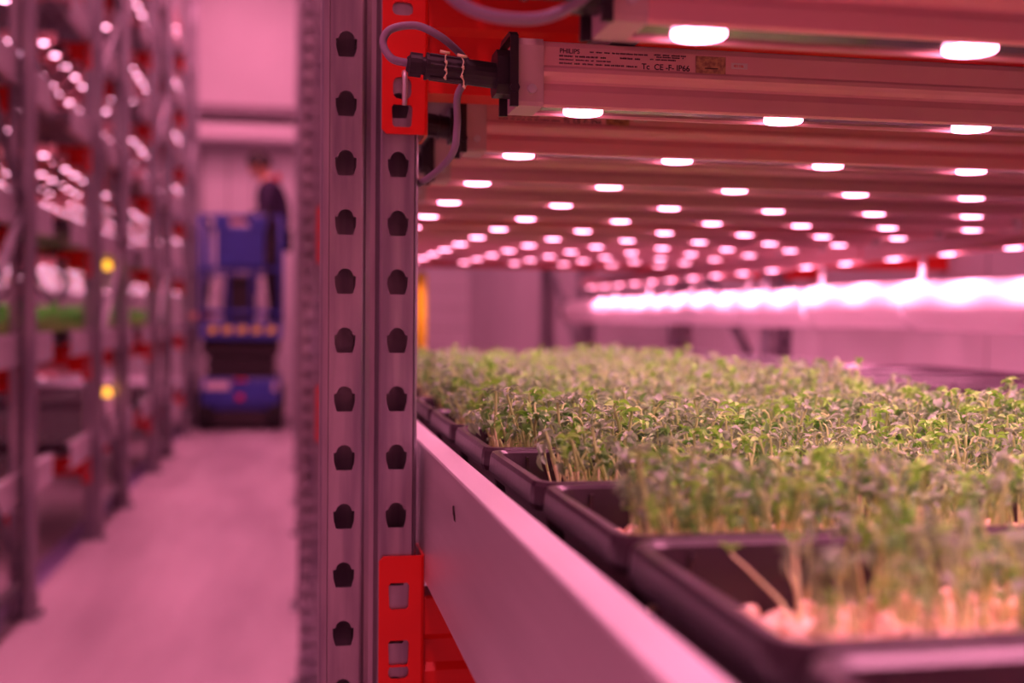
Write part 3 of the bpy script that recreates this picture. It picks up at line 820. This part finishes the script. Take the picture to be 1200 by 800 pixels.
for i in range(9):
    mb = MB(); y = 1.42+.52*i
    mb.tube([(0, y, .054), (0, y, .118)], .007, 8); mb.tube([(0, y, .118), (-.08, y, .158)], .003, 6)
    mb.tube([(math.cos(a)*.0575, y, math.sin(a)*.0575) for a in [PI*2*q/24 for q in range(25)]], .003, 6)
    ob('hanger', mb.mesh('hanger', M['white'], True), t)

# yellow post beyond the shelf
t = thing('yellow_post', 'yellow guard post behind the seedlings, just right of the near upright', 'post', (.415, 3.80, H-.157))
mb = MB(); mb.tube([(0, 0, 0), (0, 0, .285), (0, 0, .298), (0, 0, .306)], [.018, .018, .014, .005], 20); ob('pole', mb.mesh('pole', M['yellow'], True), t)
mb = MB(); mb.bbox(-.04, .04, -.04, .04, 0, .006, .002); ob('foot_plate', mb.mesh('foot_plate2', M['yellow']), t)

# ------------------------------------------------------------------ room
def plane(x0, x1, y0, y1, z0, z1, m, name): return MB().box(x0, x1, y0, y1, z0, z1).mesh(name, m)
struct('floor', plane(-2.75, 2.75, -2.5, 14.3, -.1, 0, M['floor'], 'floor'))
struct('ceiling', plane(-2.75, 2.75, -2.5, 14.3, 5.3, 5.4, M['ceil'], 'ceiling'))
def wall_panels(axis, a0, a1, at, th_, name, step=1.15, ribs=False):
    mb = MB()
    if axis == 'y':
        y = a0
        while y < a1-.01:
            e = min(y+step, a1); mb.box(at, at+th_, y+.004, e-.004, 0, 5.3); y = e
        mb.box(at+th_*.25, at+th_*.75, a0, a1, 0, 5.3, 1)
    return mb.mesh(name, [M['wall_grey' if name == 'wall_right' else 'wall'], M['wall_dk']])
struct('wall_left', wall_panels('y', -2.5, 14.2, -2.72, .08, 'wall_left'))
struct('wall_right', wall_panels('y', -2.5, 14.2, 2.10, .08, 'wall_right'))
mb = MB(); z = 0
while z < 5.29:
    e = min(z+.24, 5.3); mb.box(-2.7, 2.15, 13.92, 14.0, z+.004, e-.004); z = e
mb.box(-2.7, 2.15, 13.95, 13.99, 0, 5.3, 1)
struct('wall_back', mb.mesh('wall_back', [M['wall'], M['wall_dk']]))
# sliding door, its track cover and frame
d = struct('door_1', MB().box(-1.0, .35, 13.84, 13.90, 0, 2.99).mesh('door_1', M['wall']))
mb = MB()
for i in range(1, 5): mb.box(-1.0+i*.27-.006, -1.0+i*.27+.006, 13.832, 13.842, .05, 2.95)
ob('groove', mb.mesh('groove', M['wall_dk']), d)
mb = MB(); mb.box(-1.14, -1.02, 13.8, 13.9, 0, 3.06); mb.box(.37, .49, 13.8, 13.9, 0, 3.06); mb.box(-1.02, .37, 13.8, 13.9, 3.0, 3.06)
struct('trim_1', mb.mesh('trim_1', M['wall_grey']))
t = thing('track_cover', 'bright rounded track cover above the door at the aisle end', 'cover', (0, 13.55, 3.16))
mb = MB(); mb.prism([(-.08,-.10),(-.10,-.07),(-.10,.05),(-.07,.09),(0,.11),(.365,.11),(.365,-.10)], 'x', -1.5, .75); ob('cover', mb.mesh('cover', M['white']), t)
t = thing('overhead_duct', 'large pale square duct across the top of the aisle end', 'duct', (0, 13.45, 3.36))
mb = MB(); mb.bbox(-1.9, .95, 0, .45, .0, 1.8, .02); mb.box(-1.92, .97, -.02, .1, -.02, .09, 1); ob('casing', mb.mesh('casing', [M['wall'], M['wall_dk']]), t)

# ------------------------------------------------------------------ scissor lift
LX, LY = -.478, 11.32
lift = thing('scissor_lift', 'blue scissor lift standing at the end of the aisle', 'lift', (LX, LY, 0))
mb = MB(); mb.bbox(-.37, .37, 0, 1.5, .20, .50, .03); mb.box(-.30, .30, -.03, 0, .28, .46)
o = ob('chassis', mb.mesh('chassis', M['blue']), lift)
st = MB(); st.box(-.32, -.10, -.036, -.03, .40, .47); ob('sticker', st.mesh('sticker', M['sticker']), o)
st = MB(); st.box(.25, .34, -.006, 0, .38, .46); ob('sticker', st.mesh('sticker', M['sticker']), o)
st = MB(); st.box(-.03, .03, -.036, -.03, .30, .35); st.box(-.05, .06, -.006, -.0, .475, .497); ob('marking', st.mesh('marking', M['red']), o)
WH = MB(); WH.tube([(-.075, 0, 0), (-.06, 0, 0), (.06, 0, 0), (.075, 0, 0)], [.165, .19, .19, .165], 28); WH.tube([(-.08, 0, 0), (.08, 0, 0)], .07, 14)
WHM = WH.mesh('wheel', M['rubber'])
for sx in (-1, 1):
    for yy in (.18, 1.3): ob('wheel', WHM, lift, (sx*.325, yy, .19))
for sx in (-1, 1):
    for q in range(3):
        for s in (0, 1):
            z0 = .53+q*.11; a, b = (z0, z0+.10) if s == 0 else (z0+.10, z0)
            mb = MB(); mb.tube([(sx*(.26-.03*s), .08, a), (sx*(.26-.03*s), 1.42, b)], .022, 4); ob('scissor_arm', mb.mesh('scissor_arm', M['dark']), lift)
mb = MB(); mb.bbox(-.36, .36, .05, 1.45, .055, .21, .01); ob('undercarriage', mb.mesh('undercarriage', M['dark']), lift)
mb = MB(); mb.bbox(-.31, .31, .12, 1.35, .50, .70, .01); mb.bbox(-.35, .35, .10, 1.3, .72, .872, .01); ob('hydraulic_unit', mb.mesh('hydraulic_unit', M['dark']), lift)
mb = MB()
for q in range(4): mb.tube([(-.33, .09, .53+q*.10), (.33, .09, .53+q*.10)], .020, 10)
ob('cross_shaft', mb.mesh('cross_shaft', M['dark']), lift)
mb = MB(); mb.bbox(-.38, .38, -.02, 1.52, .87, 1.03, .012); o = ob('platform', mb.mesh('platform', M['blue']), lift)
for i in range(5):
    st = MB(); x = -.30+i*.135; st.add([(x, -.026, .93), (x+.07, -.026, .93), (x+.095, -.026, .985), (x+.05, -.026, 1.005), (x+.012, -.026, .985), (x, -.022, .93), (x+.07, -.022, .93), (x+.095, -.022, .985), (x+.05, -.022, 1.005), (x+.012, -.022, .985)],
       [(0,1,2,3,4),(9,8,7,6,5),(0,5,6,1),(1,6,7,2),(2,7,8,3),(3,8,9,4),(4,9,5,0)]); ob('marking', st.mesh('marking', M['orange']), o)
mb = MB()
for yy in (0, 1.48):
    for z in (1.03+.10, 1.54, 2.03): mb.tube([(-.37, yy, z), (.37, yy, z)], .021, 10)
    for x in (-.37, -.12, .10, .37): mb.tube([(x, yy, 1.03), (x, yy, 2.03)], .021, 10)
for x in (-.37, .37):
    for z in (1.54, 2.03): mb.tube([(x, 0, z), (x, 1.48, z)], .021, 10)
    mb.tube([(x, .75, 1.03), (x, .75, 2.03)], .021, 10)
ob('guard_rail', mb.mesh('guard_rail', M['blue'], True), lift)
mb = MB(); mb.bbox(-.22, .22, -.09, -.022, 1.55, 1.94, .015); mb.bbox(-.24, -.10, -.10, -.022, 1.90, 2.05, .012); mb.bbox(.08, .24, -.10, -.022, 1.90, 2.05, .012)
ob('control_panel', mb.mesh('control_panel', M['blue']), lift)
mb = MB(); mb.tube([(.26, -.03, 1.60), (.26, -.03, 2.10)], .03, 8); ob('gate_post', mb.mesh('gate_post', M['dark']), lift)
mb = MB(); mb.bbox(-.15, .15, -.12, .12, 0, .46, .015); mb.box(-.155, .155, -.125, .125, .40, .42); mb.tube([(-.05, -.13, .36), (-.05, -.15, .36), (.05, -.15, .36), (.05, -.13, .36)], .008, 6)
tag(ob('tool_crate', mb.mesh('tool_crate', M['dark']), None, (LX-.02, LY+.30, 1.03)), 'dark crate standing between the pale rolls on the lift platform', 'crate')
mb = MB(); mb.tube([(0, 0, 0), (0, 0, .02), (0, 0, .34), (0, 0, .40)], [.06, .065, .065, .05], 14)
tag(ob('black_bin', mb.mesh('black_bin', M['black']), None, (LX-.30, LY+.55, 1.03)), 'black cylinder at the left rear of the lift platform', 'canister')  # plain black bin added to fill the dark patch at the left
# pale sleeves of material standing on the platform
for i, (x, y, w, h, tl, lab) in enumerate(((-.24, .25, .085, .44, .06, 'pale wrapped roll standing at the left of the lift platform'), (.16, .30, .075, .28, 0, 'shorter pale wrapped roll standing by the person on the lift'))):
    mb = MB(); mb.tube(smooth_path([(0, 0, 0), (.005, 0, h*.3), (tl*.5, 0, h*.7), (tl, 0, h)], 4), [w*(1+.05*math.sin(q*1.7)) for q in range(13)], 16)
    o = ob('wrapped_roll', mb.mesh('wrapped_roll', M['white'], True), None, (LX+x, LY+y, 1.03)); tag(o, lab, 'roll')
mb = MB(); mb.tube(smooth_path([(0, 0, 0), (-.08, 0, .015), (-.17, 0, .0), (-.22, 0, -.02)], 4), [.02+.022*math.sin(q/12*PI) for q in range(13)], 12)
o = ob('work_glove', mb.mesh('work_glove', M['skin'], True), None, (LX-.24, LY+.06, 1.085)); tag(o, 'orange-pink work glove hanging over the left edge of the lift platform', 'glove')

# ------------------------------------------------------------------ person on the lift, facing left, looking down
def skin_obj(name, verts, edges, radii, m, parent, root=0, sub=2):
    me = bpy.data.meshes.new(name); me.from_pydata(verts, edges, []); me.materials.append(m)
    o = ob(name, me, parent); md = o.modifiers.new('skin', 'SKIN'); md.use_smooth_shade = True
    sv = me.skin_vertices[0].data
    for i, r in enumerate(radii): sv[i].radius = r if isinstance(r, tuple) else (r, r); sv[i].use_root = (i == root)
    s = o.modifiers.new('sub', 'SUBSURF'); s.levels = sub; s.render_levels = sub
    return o
person = thing('person', 'person in dark jacket standing on the lift platform, looking down to the left', 'person', (LX+.275, LY+.72, 1.03))
# local frame: -x is forward
V = []; E = []; RD = []
def j(p, r, par=None):
    V.append(p); RD.append(r); i = len(V)-1
    if par is not None: E.append((par, i))
    return i
pel = j((.03, 0, .90), (.155, .115)); wa = j((.03, 0, 1.05), (.135, .105), pel); ch = j((.0, 0, 1.24), (.165, .115), wa)
sh = j((-.03, 0, 1.38), (.12, .085), ch); nk = j((-.07, 0, 1.455), .052, sh); hd0 = j((-.105, 0, 1.51), .058, nk)
hands = []
for s in (-1, 1):
    a = j((-.02, s*.17, 1.36), .055, sh); e = j((-.06, s*.235, 1.10), .042, a); w = j((-.28, s*.17, 1.02), .027, e)
    hp = j((-.35, s*.155, 1.01), (.036, .018), w); hands.append((s, hp))
    for f in range(4):
        off = (f-1.5)*.018; Lf = (.055, .065, .060, .046)[f]
        b = j((-.385, s*.155+off, 1.01), .0088, hp); c = j((-.385-Lf*.6, s*.155+off*1.1, 1.0), .0082, b); j((-.385-Lf*.85, s*.155+off*1.1, .972), .0075, c)
    tb = j((-.335, s*.155-s*.035, 1.0), .0095, w); j((-.36, s*.155-s*.052, .985), .0085, tb)
    hip = j((.03, s*.085, .86), .092, pel); kn = j((.0, s*.095, .47), .060, hip); an = j((.04, s*.10, .09), .038, kn); j((-.12, s*.11, .035), (.04, .028), an)
skin_obj('body', V, E, RD, M['skin'], person)
# head with face
def ell(mb, c, r, mx=None, sub=3):
    v, f = ico(sub); mx = mx or Matrix.Identity(4)
    mb.add([Vector(c)+(mx @ Vector((p[0]*r[0], p[1]*r[1], p[2]*r[2]))) for p in v], f)
tilt = Matrix.Rotation(-.42, 4, 'Y')
hc = Vector((-.125, 0, 1.575))
mb = MB()
v, f = ico(4); vs = []
for p in v:
    x, y, z = p; k = 1.0
    X = x*.098; Yy = y*.076; Z = z*.120
    if z < -.1: X *= 1+.10*z; Yy *= 1+.32*(z+.1); 
    if x < -.75 and -.1 < z < .25 and abs(y) > .2: X *= .95
    vs.append((X, Yy, Z))
mb.add([hc + tilt @ Vector(p) for p in vs], f)
for (c, r) in (((-.104, 0, -.010), (.018, .013, .026)), ((-.094, 0, -.062), (.010, .026, .008)), ((-.072, 0, -.098), (.026, .028, .020)), ((-.088, .03, .032), (.014, .020, .007)), ((-.088, -.03, .032), (.014, .020, .007)), ((.0, .077, -.01), (.018, .010, .030)), ((.0, -.077, -.01), (.018, .010, .030))):
    ell(mb, hc + tilt @ Vector(c), r, tilt, 2)
head = ob('head', mb.mesh('head', M['skin'], True), person)
mb = MB()
for s in (-1, 1): ell(mb, hc + tilt @ Vector((-.088, s*.029, .012)), (.010, .012, .008), tilt, 2)
ob('eyes', mb.mesh('eyes', M['hair'], True), head)
mb = MB(); vs = []
rr = random.Random(2)
for p in v:
    x, y, z = p
    q = Vector((x*.122, y*.100, z*.150))
    keep = z > .30 or (x > .0 and z > -.35) or (x > -.6 and z > .05)
    k = 1.0+rr.uniform(-.015, .03) if keep else .72
    vs.append(hc + tilt @ (q*k + Vector((.004, 0, .006))))
mb.add(vs, f); ob('hair', mb.mesh('hair', M['hair'], True), head)
# jacket
V = []; E = []; RD = []
pel = j((.03, 0, .86), (.19, .16)); wa = j((.035, 0, 1.05), (.19, .165), pel); ch = j((.0, 0, 1.24), (.21, .185), wa); sh = j((-.035, 0, 1.36), (.165, .145), ch); nk = j((-.065, 0, 1.425), .085, sh)
for s in (-1, 1):
    a = j((-.02, s*.175, 1.355), .074, sh); e = j((-.055, s*.245, 1.10), .060, a); w = j((-.27, s*.175, 1.025), .042, e)
skin_obj('jacket', V, E, RD, M['cloth'], person)
V = []; E = []; RD = []
pel = j((.03, 0, .90), (.165, .125))
for s in (-1, 1):
    hip = j((.03, s*.09, .84), .105, pel); kn = j((.0, s*.10, .47), .078, hip); an = j((.035, s*.105, .12), .062, kn); j((.03, s*.105, .07), .066, an)
skin_obj('trousers', V, E, RD, M['trouser'], person)
for s in (-1, 1):
    mb = MB(); ell(mb, (-.03, s*.108, .045), (.135, .050, .05), None, 3); mb.box(-.16, .10, s*.108-.045, s*.108+.045, 0, .022); ob('shoe', mb.mesh('shoe', M['rubber'], False), person)
mb = MB(); mb.tube([(-.03+.095*math.cos(a), .085*math.sin(a), 1.425+.03*math.cos(a)) for a in [-PI*.45+PI*.9*q/12 for q in range(13)]], .012, 10)
ell(mb, (.055, 0, 1.455), (.036, .06, .045), None, 2)
o = ob('hood', mb.mesh('hood', M['hood'], True), person); o['label'] = 'red hood lining behind the neck'

mb = MB(); mb.prism([(-.03, 0), (.03, 0), (.03, .004), (-.026, .004), (-.026, .045), (-.03, .045)], 'y', 2.2, 12.6)
tag(ob('guide_rail', mb.mesh('guide_rail', mat('violet_grey_enamel', (.30, .24, .42), .5)), None, (-1.02, 0, 0)), 'violet-grey guide rail on the floor along the left-hand uprights', 'rail')
# ------------------------------------------------------------------ ceiling lamps added out of frame for ambient fill, and world light
for i, (x, y) in enumerate(((-.45, -.8), (-.45, 2.5), (-.45, 5.8), (-.45, 9.1), (-.45, 11.2))):
    t = thing('ceiling_fill_lamp', 'unseen fill lamp added above the aisle, '+['behind the viewer', 'over the near upright', 'over the left-hand racks', 'before the lift', 'over the lift'][i], 'lamp', (x, y, 5.2))
    mb = MB(); mb.bbox(-.10, .10, -.7, .7, 0, .06, .01); ob('casing', mb.mesh('casing', M['white']), t)
    mb = MB(); mb.box(-.08, .08, -.66, .66, -.006, .0); ob('diffuser', mb.mesh('diffuser', M['lampwhite']), t)
    l = bpy.data.lights.new('lamp_light', 'AREA'); l.shape = 'RECTANGLE'; l.size = .2; l.size_y = 1.4; l.energy = 80; l.color = (1, .24, .42)
    lo = bpy.data.objects.new('lamp_light', l); C.objects.link(lo); lo.location = (x, y, 5.17)
w = bpy.data.worlds.new('world'); bpy.context.scene.world = w; w.use_nodes = True
w.node_tree.nodes['Background'].inputs[0].default_value = (1, .19, .32, 1); w.node_tree.nodes['Background'].inputs[1].default_value = .50

# ------------------------------------------------------------------ camera
cam = bpy.data.cameras.new('camera'); co = bpy.data.objects.new('camera', cam); C.objects.link(co)
cam.sensor_width = 36; cam.lens = 1366/1200*36
mx = Matrix.Translation((0, 0, H)) @ Matrix.Rotation(-th, 4, 'Z') @ Matrix.Rotation(PI/2-math.atan(28/1366), 4, 'X') @ Matrix.Rotation(math.radians(.5), 4, 'Z')
co.matrix_world = mx
cam.clip_start = .02; cam.clip_end = 60
cam.dof.use_dof = True; cam.dof.focus_distance = .87; cam.dof.aperture_fstop = 4.0
S = bpy.context.scene; S.camera = co
S.view_settings.view_transform = 'Standard'; S.view_settings.look = 'None'; S.view_settings.exposure = 0; S.view_settings.gamma = 1; S.view_settings.use_curve_mapping = False
S.cycles.use_denoising = True; S.cycles.max_bounces = 8; S.cycles.diffuse_bounces = 5; S.cycles.glossy_bounces = 3; S.cycles.sample_clamp_indirect = 6; S.cycles.use_light_tree = True
S.cycles.caustics_reflective = False; S.cycles.caustics_refractive = False
